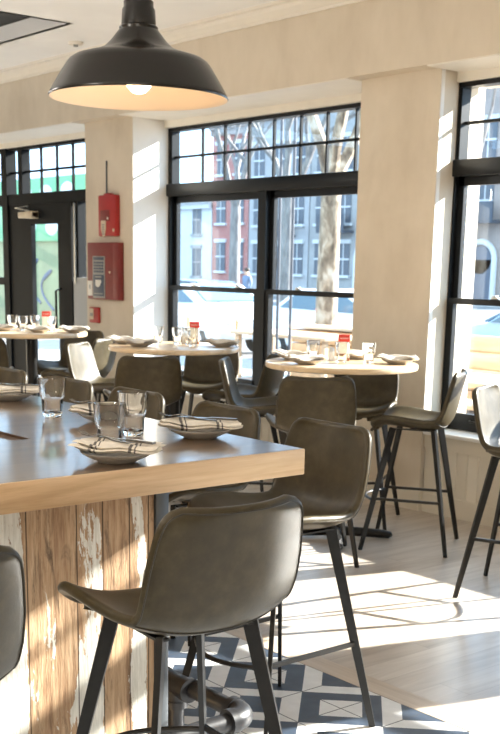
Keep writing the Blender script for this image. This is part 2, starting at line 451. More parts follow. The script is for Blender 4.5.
# wainscot under the windows with board grooves, ledge above
def wainscot(name, x0, x1, yw):
    b = MB(); yf = 5.79
    b.box(x0, x1, yf, OUT, -.06, .53)
    b.box(x0, x1, yf-.014, yf+.01, .44, .53); b.box(x0, x1, yf-.016, yf+.01, 0, .13)
    x = x0+.01
    while x < x1-.02:
        b.box(x, min(x+.088, x1), yf-.006, yf+.005, .12, .45, bev=.003, seg=1); x += .092
    o = struct(b.build(name, M['wainscot_paint'], smooth=False))
    l = MB().box(x0, x1, yf-.035, yw+.04, .53, .556, bev=.006)
    struct(l.build(name.replace('wall_wainscot', 'trim_sill'), M['ledge_white']))
wainscot('wall_wainscot', -8.556, -5.795, 6.18)
wainscot('wall_wainscot', -5.088, -2.40, 5.99)
wainscot('wall_wainscot', -1.85, 1.15, 5.99)
bb = MB()
for x0, x1 in ((-9.33, -8.56), (-5.795, -5.092), (-2.40, -1.85)): bb.box(x0-.0, x1+.012, WY-.014, WY+.1, 0, .14, bev=.004)
struct(bb.build('baseboard_front', M['wainscot_paint'], smooth=False))

def window(name, x0, x1, yw, mull, muntins, label):
    """tall sashes below, small lights above"""
    zs, zt0, zt1, zh = .556, 2.205, 2.31, 2.785
    root = MB(); d0, d1 = yw, yw+.09
    root.box(x0, x0+.035, d0, d1, zs, zh).box(x1-.06, x1, d0, d1, zs, zh).box(x0, x1, d0, d1, zh-.03, zh).box(x0, x1, d0, d1, zs, zs+.03)
    for a, b_ in mull: root.box(a, b_, d0-.01, d1, zs, zt0)
    fr = root.build(name, M['black_frame'], smooth=False); struct(fr)
    MB().box(x0-.0, x1, d0-.025, d1, zt0, zt1, bev=.006).build('transom_bar', M['black_frame'], fr)
    mu = MB()
    for x in muntins: mu.box(x-.009, x+.009, d0+.040, d0+.062, zt1, zh-.02)
    mu.box(x0+.03, x1-.05, d0+.040, d0+.062, 2.529, 2.549)
    mu.box(x0+.034, x0+.052, d0+.005, d1, zt1, zh-.02)
    mu.build('muntin_grid', M['black_frame'], fr, smooth=False)
    MB().box(x0+.05, x1-.05, d0+.05, d0+.055, zt1-.01, zh-.02).build('transom_pane', M['window_glass'], fr, smooth=False)
    edges = [x0+.035]+[v for ab in mull for v in ab]+[x1-.06]
    for a, b_ in zip(edges[::2], edges[1::2]):
        s = MB(); y0, y1 = d0+.02, d0+.06; zm = 1.41
        s.box(a, a+.045, y0+.02, y1+.02, zm-.02, zt0).box(b_-.045, b_, y0+.02, y1+.02, zm-.02, zt0).box(a, b_, y0+.02, y1+.02, zt0-.055, zt0).box(a, b_, y0+.02, y1+.02, zm-.018, zm+.018)
        up = s.build('upper_sash', M['black_frame'], fr, smooth=False)
        MB().box(a+.05, b_-.05, y1+.0, y1+.005, zm, zt0-.05).build('pane', M['window_glass'], up, smooth=False)
        s = MB(); s.box(a, a+.045, y0-.02, y1-.02, zs+.03, zm+.02).box(b_-.045, b_, y0-.02, y1-.02, zs+.03, zm+.02).box(a, b_, y0-.02, y1-.02, zs+.03, zs+.115).box(a, b_, y0-.024, y1-.02, zm-.02, zm+.02)
        lo = s.build('lower_sash', M['black_frame'], fr, smooth=False)
        MB().box(a+.05, b_-.05, y0+.0, y0+.005, zs+.1, zm-.02).build('pane', M['window_glass'], lo, smooth=False)
        for q in (.28, .78):
            x = a+(b_-a)*q
            MB().box(x-.03, x+.03, y0-.015, y0+.02, zm+.02, zm+.032, bev=.003).box(x-.01, x+.022, y0-.03, y0-.0, zm+.032, zm+.046, bev=.003).build('sash_lock', M['silver'], lo)
        x = a+(b_-a)*.22
        MB().tube([(x-.05, y0-.022, zs+.075), (x-.03, y0-.045, zs+.07), (x+.03, y0-.045, zs+.07), (x+.05, y0-.022, zs+.075)], .006, 8).build('sash_lift', M['black_steel'], lo)
    return fr
window('window_1', -8.612, -5.795, 6.17, [(-7.345, -7.245)], (-8.17, -7.86, -7.54, -7.23, -6.91, -6.61, -6.30, -5.99), '')
window('window_2', -5.150, -2.40, 5.97, [(-3.77, -3.67)], (-4.74, -4.42, -4.10, -3.78, -3.46, -3.14, -2.82, -2.52), '')
window('window_3', -1.90, 1.15, 5.97, [(-.35, -.25)], (-1.5, -1.18, -.86, -.54, -.22, .1, .42, .74), '')

def door_front():
    y0, y1 = 6.12, 6.22; b = MB()
    b.box(-11.62, -11.50, 6.10, y1, 0, 2.79)                     # post
    b.box(-13, -9.33, y0-.01, y1, 2.205, 2.315)                   # transom bar
    b.box(-13, -9.33, y0, y1, 2.765, 2.80)
    b.box(-10.355, -10.19, y0-.01, y1, 0, 2.21)                   # jamb
    b.box(-10.14, -10.075, y0, y1, 0, 2.21)
    b.box(-11.28, -11.19, y0, y1, 2.31, 2.77)
    b.box(-13, -11.6, y0, y1, 1.36, 1.44).box(-13, -11.6, y0, y1, 0, .2)
    o = struct(b.build('door_1', M['door_frame_paint'], smooth=False))
    mu = MB()
    for x in (-10.85, -10.53, -10.22, -9.9): mu.box(x-.010, x+.010, y0+.03, y0+.055, 2.31, 2.78)
    mu.box(-13, -9.33, y0+.03, y0+.055, 2.528, 2.550); mu.build('muntin_grid', M['door_frame_paint'], o, smooth=False)
    MB().box(-13, -9.33, y0+.04, y0+.046, 2.31, 2.77).build('transom_pane', M['window_glass'], o, smooth=False)
    lf = MB().box(-11.50, -11.02, y0+.0, y1-.05, 0, 2.205).box(-10.475, -10.355, y0, y1-.05, 0, 2.205).box(-11.03, -10.47, y0, y1-.05, 2.0, 2.205).box(-11.03, -10.47, y0, y1-.05, 0, .28)
    leaf = lf.build('door_leaf', M['door_frame_paint'], o, smooth=False)
    MB().box(-11.025, -10.47, y0+.03, y0+.036, .27, 2.01).build('pane', M['window_glass'], leaf, smooth=False)
    cl = MB().box(-11.17, -10.86, y0-.075, y0, 2.062, 2.125, bev=.008).box(-11.0, -10.86, y0-.085, y0, 2.055, 2.13, bev=.006).build('door_closer', M['beige_plastic'], leaf)
    MB().bar([(-10.95, y0-.04, 2.13), (-11.18, y0-.09, 2.165), (-11.02, y0-.03, 2.185)], (0, 0, 1), .008, .022).build('closer_arm', M['silver'], leaf, smooth=False)
    MB().tube([(-10.43, y0, 1.35), (-10.43, y0-.06, 1.33), (-10.43, y0-.06, .92), (-10.43, y0, .90)], .012, 10).build('door_handle', M['black_steel'], leaf)
    MB().box(-10.135, -10.108, y0-.02, y0+.0, 1.41, 2.19, bev=.004).build('metal_strip', M['silver'], o, smooth=False)
    MB().box(-10.08, -9.33, y0+.04, y0+.046, 1.46, 2.21).box(-13, -11.63, y0+.04, y0+.046, .2, 2.21).build('side_pane', M['window_glass'], o, smooth=False)
    struct(MB().box(-10.165, -9.33, 6.112, y1, 0, 1.47).build('wall_knee', M['knee_wall_grey'], smooth=False))
door_front()

# ceiling detector
d = empty('smoke_detector', (-8.72, 5.30, CZ-.034))
MB().lathe([(0, .034), (.062, .034), (.064, .022), (.055, .012), (0, .012)], 28).build('base', M['trim_paint'], d)
MB().lathe([(0, .013), (.022, .013), (.018, -.004), (0, -.004)], 20).build('sensor', M['grey_plastic'], d)
tag(d, 'small round white detector on ceiling beside crown moulding', 'smoke detector')

# ------------------------------------------------------------------ red fire boxes on the left pier
def fire_boxes():
    o = empty('fire_strobe_box', (-8.895, WY, 1.85)); o.scale = (.88, .55, 1)
    MB().box(-.158, .158, -.10, 0, 0, .355, bev=.012).box(-.06, .06, -.098, -.01, .34, .37, bev=.01).build('housing', M['red_paint'], o)
    MB().box(-.115, .055, -.106, -.095, .13, .225, bev=.003).build('cover_plate', M['dark_red_paint'], o)
    MB().prism([(-.045, .06), (.045, .06), (.045, -.01), (.02, -.07), (0, -.085), (-.02, -.07), (-.045, -.01)], .012, Matrix.Translation((-.055, -.096, .075)) @ Matrix.Rotation(PI/2, 4, 'X')).build('shield_badge', M['beige_plastic'], o, smooth=False)
    b = MB()
    for k in range(5): b.box(-.078, -.035, -.1105, -.104, .095-.02*k, .102-.02*k)
    b.build('badge_lettering', M['panel_navy'], o, smooth=False)
    MB().lathe([(0, 0), (.016, 0), (.014, .012), (0, .013)], 16, Matrix.Translation((.13, -.098, .05)) @ Matrix.Rotation(PI/2, 4, 'X')).build('key_lock', M['beige_plastic'], o)
    MB().box(.012, .036, -.108, -.095, .145, .165, bev=.002).build('indicator', M['white_plastic'], o)
    tag(o, 'upper red alarm box with pale shield badge on pier', 'alarm box')
    c_ = MB().tube([(-8.962, WY-.008, 2.215), (-8.962, WY-.008, 2.50)], .007, 8).build('cable_conduit', M['grey_steel'])
    tag(c_, 'thin grey conduit rising up pier from alarm box', 'conduit')
    o = empty('fire_alarm_panel', (-8.955, WY-.003, 1.29)); o.scale = (.92, .55, 1)
    MB().box(-.28, .28, -.11, 0, 0, .505, bev=.008).build('cabinet', M['dark_red_paint'], o)
    MB().box(.19, .262, -.113, -.1, .01, .495, bev=.003).build('door_edge', M['dark_red_paint'], o)
    kp = MB().box(-.178, .045, -.118, -.105, .012, .385, bev=.004).build('keypad', M['grey_plastic'], o)
    MB().box(-.163, .03, -.122, -.116, .35, .376, bev=.002).build('faceplate', M['panel_navy'], kp); MB().box(-.163, .03, -.122, -.116, .03, .22, bev=.002).build('faceplate', M['panel_navy'], kp)
    b = MB()
    for r_ in range(4):
        for q in range(4): b.box(-.155+q*.046, -.118+q*.046, -.121, -.116, .24+.026*r_, .258+.026*r_)
    b.build('key', M['panel_navy'], kp, smooth=False)
    MB().prism([(-.05, -.02), (-.015, -.035), (.02, -.03), (.055, .01), (.05, .03), (-.05, .03)], .006, Matrix.Translation((-.07, -.121, .145)) @ Matrix.Rotation(PI/2, 4, 'X')).build('sticker', M['white_plastic'], kp, smooth=False)
    MB().box(-.13, -.01, -.1235, -.121, .195, .208).build('print', M['grey_plastic'], kp, smooth=False); MB().box(-.15, .01, -.1235, -.121, .048, .056).build('print', M['grey_plastic'], kp, smooth=False)
    n = MB().box(-.274, -.192, -.117, -.105, .03, .165, bev=.003).build('notice', M['white_plastic'], o)
    MB().box(-.238, -.228, -.119, -.116, .09, .13).build('notice_print', M['panel_navy'], n, smooth=False)
    MB().lathe([(0, 0), (.012, 0), (.01, .012), (0, .013)], 14, Matrix.Translation((.13, -.108, .245)) @ Matrix.Rotation(PI/2, 4, 'X')).build('latch', M['beige_plastic'], o)
    tag(o, 'large dark red alarm cabinet with navy keypad panel on pier', 'alarm panel')
    o = empty('fire_pull_station', (-9.172, WY, 1.072)); o.scale = (1, .6, 1)
    MB().box(-.078, .078, -.045, 0, 0, .142, bev=.008).build('housing', M['red_paint'], o)
    MB().box(-.066, -.002, -.052, -.04, .03, .13, bev=.004).build('faceplate', M['beige_plastic'], o)
    MB().box(-.056, -.012, -.058, -.05, .06, .09, bev=.003).build('pull_handle', M['grey_plastic'], o)
    tag(o, 'smallest red alarm box low on pier, below dark cabinet', 'pull station')
fire_boxes()

# ------------------------------------------------------------------ pendant lamp
def pendant():
    R_ = .2
    o = empty('pendant_lamp', (-2.245, 1.527, 1.972))
    outer = [(R_, 0), (.2015, .003), (.198, .010), (.190, .024), (.176, .047), (.161, .070), (.154, .078), (.144, .0845), (.125, .090), (.1, .097), (.078, .106), (.063, .120), (.051, .135), (.042, .146)]
    inner = [(r-.0035, z-.003 if z > .02 else z) for r, z in outer[::-1]][:-2]+[(R_-.003, .002)]
    MB().lathe(outer, 64, cap=False).build('lamp_shade', M['shade_outer'], o, angle=60)
    MB().lathe([(R_, 0)]+inner[::-1]+[(.001, .143)], 64, cap=False).build('shade_lining', M['shade_inner'], o, angle=60)
    MB().lathe([(.043, .143), (.043, .150), (.0385, .154), (.0365, .186), (.033, .192), (.033, .203), (0, .203)], 32).build('socket_cap', M['shade_outer'], o)
    MB().lathe([(.029, .202), (.029, .255), (.024, .265), (0, .265)], 28).build('collar', M['brass'], o)
    MB().tube([(0, 0, .26), (0, 0, 1.42)], .011, 12).build('stem', M['brass'], o)
    MB().lathe([(0, 1.428), (.06, 1.428), (.06, 1.415), (.02, 1.40), (0, 1.40)], 28).build('ceiling_rose', M['shade_outer'], o)
    MB().lathe([(0, .010), (.014, .013), (.027, .026), (.033, .046), (.030, .066), (.020, .086), (.0135, .104), (.0135, .12)], 28).build('bulb', M['bulb_glow'], o)
    MB().lathe([(.016, .105), (.016, .143)], 20).build('bulb_socket', M['brass'], o)
    tag(o, 'black metal dome pendant lamp with glowing pale lining', 'lamp')
pendant()

# ------------------------------------------------------------------ stools
PROFILE = [(.235, .700), (.212, .732), (.155, .746), (.08, .742), (0, .734), (-.085, .728), (-.15, .738), (-.188, .772), (-.208, .83), (-.222, .90), (-.238, .975), (-.252, 1.037)]
HALFW = [.190, .216, .234, .238, .230, .216, .203, .201, .204, .202, .191, .173]
RAISE = [.010, .036, .053, .057, .055, .052, .048, .043, .036, .031, .029, .025]
def lerp_list(L, t):
    k = min(int(t), len(L)-2); f = t-k; return L[k]*(1-f)+L[k+1]*f
NV, NU = 54, 20
def shell_surface(rounded=True):
    """grid of (point, normal) for the inner face of the stool shell"""
    vs = []
    for i in range(NV):
        s = i/(NV-1)
        vs.append(s - .028*math.sin(2*PI*s))              # denser near both ends
    pr = [(0, y, z) for y, z in PROFILE]; n = len(PROFILE)-1
    dense = catmull(pr, 400)
    L = [0]
    for a, b in zip(dense[:-1], dense[1:]): L.append(L[-1]+(b-a).length)
    tot = L[-1]; grid = []
    for s in vs:
        t = s*n; j = min(int(s*399), 398); f = s*399-j
        p = dense[j].lerp(dense[j+1], f); tg = (dense[min(j+2, 399)]-dense[max(j-1, 0)]).normalized()
        nn = Vector((0, tg.z, -tg.y)); nn = nn if nn.z*1 + nn.y > 0 else -nn
        w = lerp_list(HALFW, t); rs = lerp_list(RAISE, t); arc = L[j]+f*(L[j+1]-L[j])
        for dist, r in ((tot-arc, .034), (arc, .075)):
            if rounded and dist < r: w = w - r + math.sqrt(max(0, r*r-(r-dist)**2)) if dist > 0 else w-r
        row = []
        for k in range(NU+1):
            u = -1+2*k/NU; u = math.sin(u*PI/2)*.35+u*.65
            q = p + nn*rs*abs(u)**2.4 + Vector((u*w, 0, 0))
            if s < .12: q.y -= .03*u*u*(1-s/.12)
            row.append(q)
        grid.append(row)
    return grid
GRID = shell_surface(); FLAT = shell_surface(False)
def shell_normals():
    N = []
    for i in range(NV):
        row = []
        for k in range(NU+1):
            a = FLAT[min(i+1, NV-1)][k]-FLAT[max(i-1, 0)][k]; b = FLAT[i][min(k+1, NU)]-FLAT[i][max(k-1, 0)]
            n = b.cross(a)
            if n.length < 1e-9: n = Vector((0, 0, 1))
            n.normalize()
            c_ = Vector((0, .6, .8))
            row.append(n if n.dot(c_) > 0 else -n)
        N.append(row)
    return N
NORM = shell_normals()
SPLIT = 30
TH = .026
def shell_part(i0, i1, name, parent):
    bm = bmesh.new()
    rows = range(i0, i1+1)
    def off(i, k, d): return GRID[i][k]-NORM[i][k]*d
    inn = {}; out = {}
    for i in rows:
        for k in range(NU+1):
            inn[i, k] = bm.verts.new(off(i, k, 0)); out[i, k] = bm.verts.new(off(i, k, TH))
    for i in range(i0, i1):
        for k in range(NU):
            bm.faces.new((inn[i, k], inn[i, k+1], inn[i+1, k+1], inn[i+1, k]))
            bm.faces.new((out[i, k], out[i+1, k], out[i+1, k+1], out[i, k+1]))
    def rim(seq, rnd):
        if rnd:
            mids = []
            for q, (i, k) in enumerate(seq):
                a_, c_ = seq[max(q-1, 0)], seq[min(q+1, len(seq)-1)]
                tg = GRID[c_[0]][c_[1]]-GRID[a_[0]][a_[1]]
                o_ = tg.cross(NORM[i][k])
                if o_.length < 1e-7: o_ = Vector((-1 if k == 0 else 1, 0, 0))
                o_.normalize()
                if o_.dot(GRID[i][k]-GRID[(i0+i1)//2][NU//2]) < 0: o_ = -o_
                mids.append([bm.verts.new(off(i, k, TH*(.5-.5*math.cos(PI*a)))+o_*TH*.42*math.sin(PI*a)) for a in (.25, .5, .75)])
            ch = [[inn[s]]+m_+[out[s]] for s, m_ in zip(seq, mids)]
        else: ch = [[inn[s], out[s]] for s in seq]
        for A, B in zip(ch[:-1], ch[1:]):
            for a in range(len(A)-1): bm.faces.new((A[a], A[a+1], B[a+1], B[a]))
    L_ = [(i, 0) for i in rows]; R_ = [(i, NU) for i in rows]; T_ = [(i1, k) for k in range(NU+1)]; B_ = [(i0, k) for k in range(NU+1)]
    if i1 == NV-1: rim(L_+T_[1:]+R_[::-1][1:], True); rim(B_, False)
    else: rim(L_[::-1]+B_[1:]+R_[1:], True); rim(T_, False)
    bmesh.ops.remove_doubles(bm, verts=bm.verts, dist=1e-5)
    bmesh.ops.recalc_face_normals(bm, faces=bm.faces)
    m = MB(); m._merge(bm); return m.build(name, M['leather'], parent, angle=75)

def make_stool(name):
    root = empty(name)
    seat = shell_part(0, SPLIT, 'seat', root)
    back = shell_part(SPLIT, NV-1, 'backrest', root)
    # raised seam running round the back edge
    e = lambda i, k: GRID[i][k]-NORM[i][k]*(TH+.0006)
    pts = [e(i, 0) for i in range(SPLIT, NV-1)]+[e(NV-1, k) for k in range(0, NU+1)]+[e(i, NU) for i in range(NV-2, SPLIT-1, -1)]
    MB().tube(pts, .0022, 6).build('seam', M['stitch'], back)
    for k in (1, NU-1): pass
    MB().tube([GRID[SPLIT][k]-NORM[SPLIT][k]*(TH+.001) for k in range(0, NU+1)], .002, 6).build('seam', M['stitch'], back)
    # legs: flat bars, wide side pointing outwards
    tops = {}; feet = {}
    for sx in (-1, 1):
        for sy in (-1, 1):
            t = Vector((sx*.128, sy*.118-.008, .716)); f = Vector((sx*.248, sy*.250, 0))
            tops[sx, sy] = t; feet[sx, sy] = f
            rad = Vector((sx, sy, 0)).normalized()
            MB().bar([t, t.lerp(f, .5), f], rad, [.038, .031, .022], [.016, .015, .013]).build('leg', M['black_steel'], root, smooth=False)
    at = lambda sx, sy, z: tops[sx, sy].lerp(feet[sx, sy], 1-z/.708)
    MB().bar([(-.128, -.14, .709), (-.128, .10, .711)], (1, 0, 0), .03, .006).bar([(.128, -.14, .709), (.128, .10, .711)], (1, 0, 0), .03, .006).bar([(-.14, 0, .709), (.14, 0, .709)], (0, 1, 0), .03, .006).build('seat_frame', M['black_steel'], root, smooth=False)
    for sx in (-1, 1):
        MB().bar([at(sx, -1, .30), at(sx, 1, .30)], (0, 0, 1), .016, .010).build('side_rail', M['black_steel'], root, smooth=False)
    a, b = at(-1, 1, .29), at(1, 1, .29)
    arc = [a.lerp(b, k/14)+Vector((0, .085*math.sin(PI*k/14), 0)) for k in range(15)]
    MB().tube(arc, .0085, 8).build('footrest', M['black_steel'], root)
    return root

def place_stool(proto, first, x, y, head, label, group, scale=1.0):
    o = proto if first else copy_tree(proto)
    o.location = (x, y, 0); o.rotation_euler = (0, 0, math.atan2(head[1], head[0])-PI/2); o.scale = (scale,)*3
    tag(o, label, 'bar stool', group); return o
STOOL = make_stool('bar_stool')
G1 = 'leather stools at the wooden bar'; G2 = 'leather stools at the round tables'; G3 = G2; G4 = G2
SBAR = 1.025
stools = [
 (-2.255, 1.655, (-1, .08), 'large grey leather bar stool at bar end, back turned, nearest the viewer', G1, SBAR),
 (-2.19, .845, (-1, .02), 'grey leather stool cut off at the left edge, beside painted plank panel', G1, SBAR),
 (-2.90, 2.55, (0, -1), 'dark stool at bar corner facing the bar, inside of backrest showing', G1, SBAR),
 (-3.50, 2.555, (0, -1), 'dark stool tucked behind bar, behind striped napkin at the right', G1, SBAR),
 (-4.13, 2.555, (0, -1), 'stool behind bar, directly behind the two grouped tumblers', G1, SBAR),
 (-4.70, 2.555, (0, -1), 'stool behind bar, just right of the lone tumbler', G1, SBAR),
 (-5.32, 2.555, (0, -1), 'stool behind bar at the far left, left of lone tumbler', G1, SBAR),
 (-4.61, 4.29, (-.80, .60), 'dark stool with its back to us, in front of right round table', G2, 1),
 (-5.15, 5.20, (.55, -.83), 'dark stool behind the right round table, beside the bare pier', G2, 1),
 (-5.40, 4.60, (.70, .72), 'stool with sunlit streak on backrest, left side of right round table', G2, 1),
 (-4.465, 4.985, (-.84, -.54), 'stool in side profile at right round table, before window ledge', G2, 1),
 (-6.01, 4.95, (-.87, -.5), 'stool half hidden between middle and right tables, back towards window', G3, 1),
 (-6.17, 4.23, (-.90, .44), 'broad dark stool with its back to us, in front of middle table', G3, 1),
 (-6.82, 5.23, (.6, -.8), 'dark stool behind the middle round table, seen beneath its top', G3, 1),
 (-6.975, 4.47, (.83, .55), 'stool with bright white sunlit backrest, left side of middle table', G3, 1),
 (-7.80, 4.73, (-.85, -.5), 'white sunlit stool back with shadow band, right side of left table', G4, 1),
 (-8.45, 5.02, (.35, -.93), 'dark wide stool behind the left round table near the door', G4, 1),
 (-8.18, 4.07, (-.88, .48), 'stool cut off at left edge, in front of left round table', G4, 1),
 (-3.41, 4.65, (.93, .36), 'white sunlit stool at right edge, facing away by the window', 'leather stools at the round tables', 1),
]
for i, (x, y, h, lab, g, sc) in enumerate(stools): place_stool(STOOL, i == 0, x, y, h, lab, g, sc)

# ------------------------------------------------------------------ communal bar
def bar_counter():
    o = empty('bar_counter', (-2.53, 2.33, 0))
    L = lambda *a: a
    def bx(b, x0, x1, y0, y1, z0, z1, bev=0): return b.box(x0+2.53, x1+2.53, y0-2.33, y1-2.33, z0, z1, bev)
    b = MB(); e = .004
    bx(b, -3.15, -2.535, .25, 2.325, 1.058, 1.07, 0); bx(b, -7.6, -3.15, 1.73, 2.325, 1.058, 1.07); bx(b, -7.6, -3.15, .25, 1.658, 1.058, 1.07)
    top = b.build('worktop', M['bar_top_wood'], o, smooth=False)
    b = MB(); bx(b, -2.575, -2.53, .25, 2.33, .99, 1.0695, .003); bx(b, -7.6, -2.576, 2.285, 2.33, .99, 1.0695, .003); bx(b, -7.6, -2.576, .26, 2.284, .99, 1.0575)
    b.build('edge_board', M['bar_edge_wood'], o)
    b = MB(); bx(b, -7.6, -3.15, 1.658, 1.662, 1.0577, 1.0695); bx(b, -7.6, -3.15, 1.726, 1.73, 1.0577, 1.0695); bx(b, -7.6, -3.15, 1.662, 1.726, 1.0577, 1.0615)
    b.build('channel', M['bar_slot_wood'], o, smooth=False)
    b = MB(); bx(b, -2.83, -2.80, .72, 1.955, 0, .99)
    pn = b.build('end_panel', M['reclaimed_planks'], o, smooth=False)
    pn.data.transform(Matrix.Translation((-2.53, 2.33, 0))); pn.location = (2.53, -2.33, 0)
    b = MB(); bx(b, -7.4, -2.84, 1.90, 1.95, .02, .99); b.build('side_panel', M['bar_edge_wood'], o, smooth=False)
    b = MB(); bx(b, -2.84, -2.79, 1.957, 2.005, 0, .99, .003); b.build('post', M['grey_steel'], o)
    b = MB(); bx(b, -5.1, -5.05, 1.957, 2.005, 0, .99, .003); b.build('post', M['grey_steel'], o)
    tag(o, 'long wooden bar counter with glossy top and painted plank end', 'bar counter')
    return pn
PANEL = bar_counter()

def footrail():
    o = empty('pipe_footrail', (-2.95, 2.15, 0)); z = .22; r = .030
    ex, ey = -2.58+2.95, 2.165-2.15
    P = lambda x, y: (x, y, z)
    MB().tube([P(-3.6, 0), P(-.06, 0)], r, 18).build('pipe', M['pipe_iron'], o)
    MB().tube([P(.05, ey), P(ex-.06, ey)], r, 18).build('pipe', M['pipe_iron'], o)
    MB().tube([P(ex, ey-.06), P(ex, -1.9)], r, 18).build('pipe', M['pipe_iron'], o)
    a = [(ex-.07, ey, z), (ex-.055, ey, z)]+[(ex-.055+.055*math.sin(t), ey-.055+.055*math.cos(t), z) for t in [k*PI/16 for k in range(1, 8)]]+[(ex, ey-.055, z), (ex, ey-.07, z)]
    MB().tube(a, .038, 18).tube([(ex-.085, ey, z), (ex-.06, ey, z)], .042, 18).tube([(ex, ey-.06, z), (ex, ey-.085, z)], .042, 18).build('elbow_fitting', M['pipe_iron'], o)
    MB().tube([(-.075, 0, z), (.075, 0, z)], .038, 18).tube([(-.085, 0, z), (-.062, 0, z)], .043, 18).tube([(.062, 0, z), (.085, 0, z)], .043, 18).tube([(0, 0, z), (0, 0, z-.075)], .038, 18).tube([(0, 0, z-.055), (0, 0, z-.08)], .043, 18).build('tee_fitting', M['pipe_iron'], o)
    MB().tube([(0, 0, z-.07), (0, 0, .0)], r, 18).build('post', M['pipe_iron'], o)
    MB().lathe([(0, 0), (.065, 0), (.065, .009), (.04, .014), (.036, .03), (0, .03)], 24).build('floor_flange', M['pipe_iron'], o)
    m = MB().tube([(ex, -1.2, z-.0), (ex, -1.2, 0)], r, 18); m.build('post', M['pipe_iron'], o)
    tag(o, 'black iron pipe footrail with elbow bend around the bar base', 'footrail')
footrail()

# ------------------------------------------------------------------ round tables
def make_table():
    o = empty('round_table')
    MB().lathe([(0, 1.034), (.437, 1.034), (.4475, 1.038), (.45, 1.046), (.45, 1.060), (.4475, 1.068), (.442, 1.07), (0, 1.07)], 72).build('tabletop', M['table_wood'], o)
    MB().lathe([(0, 1.034), (.19, 1.034), (.19, 1.026), (.05, 1.018), (.042, 1.0), (.042, .07), (.06, .06), (.06, .05), (0, .05)], 32).build('column', M['black_steel'], o)
    for k in range(4):
        a = k*PI/2; ca, sa = math.cos(a), math.sin(a)
        MB().tube([(ca*.03, sa*.03, .05), (ca*.2, sa*.2, .040), (ca*.30, sa*.30, .032), (ca*.335, sa*.335, .026), (ca*.342, sa*.342, .018)], [.030, .028, .026, .022, .012], 14).build('foot', M['black_steel'], o)
    return o
T = [(-4.841, 4.728), (-6.396, 4.635), (-8.246, 4.555)]
TLAB = ['round pale wood high table nearest the bare pier, at right', 'round pale wood high table in front of window, the middle one', 'round pale wood high table by the black door, at left']
tb = make_table()
for i, (x, y) in enumerate(T):
    o = tb if i == 0 else copy_tree(tb)
    o.location = (x, y, 0); o.rotation_euler = (0, 0, math.radians((50, 8, 50)[i])); tag(o, TLAB[i], 'table', 'round high tables along the windows')

# ------------------------------------------------------------------ tableware
def make_glass_obj():
    def rf(a, r, z):
        if .006 < z < .062 and r > .02: return 1-.035*(1-abs(math.cos(5*a)))
        return 1
    prof = [(0, .0), (.026, 0), (.029, .003), (.032, .02), (.034, .055), (.0345, .060), (.0385, .066), (.041, .09), (.044, .122), (.0445, .125), (.0435, .126), (.0425, .124), (.039, .09), (.0355, .066), (.030, .058), (.028, .022), (.024, .016), (0, .014)]
    return MB().lathe(prof, 40, rfun=rf).build('drinking_glass', M['tumbler_glass'], angle=50)
glass0 = make_glass_obj(); used = {'glass': False, 'plate': False, 'napkin': False, 'card': False, 'shaker': False}
def put(proto, key, loc, rz, label, cat, group, s=1.0):
    o = proto if not used[key] else copy_tree(proto)
    used[key] = True; o.location = loc; o.rotation_euler = (0, 0, rz); o.scale = (s,)*3
    return tag(o, label, cat, group)
BT = 1.0700; RT = 1.0700
GL = 'clear glass tumblers'
for x, y, z, l, s in [
  (-3.56, 2.045, BT, 'lone clear tumbler standing apart on the bar at left', 1.14), (-2.835, 1.82, BT, 'nearer clear tumbler of the pair behind front place setting', 1.10), (-3.029, 2.033, BT, 'farther clear tumbler of the pair on the bar', 1.14),
  (-4.985, 4.63, RT, 'clear tumbler at left side of right table', .95), (-4.80, 4.69, RT, 'clear tumbler before the red card on right table', .95), (-4.70, 4.81, RT, 'clear tumbler at right side of right table, against pier', .95),
  (-6.62, 4.66, RT, 'clear tumbler at left of middle table, before sunlit wall', .95), (-6.47, 4.72, RT, 'clear tumbler left of red card on middle table', .95), (-6.37, 4.75, RT, 'clear tumbler close beside the red card on middle table', .95), (-6.27, 4.70, RT, 'clear tumbler right of red card on middle table', .95),
  (-8.45, 4.50, RT, 'leftmost clear tumbler on left table, at picture edge', .95), (-8.31, 4.52, RT, 'front clear tumbler left of red card on left table', .95), (-8.36, 4.66, RT, 'rear clear tumbler beside the red card on left table', .95), (-8.10, 4.66, RT, 'clear tumbler right of the red card on left table', .95)]:
    put(glass0, 'glass', (x, y, z), random.random()*3, l, 'glass', GL, s)

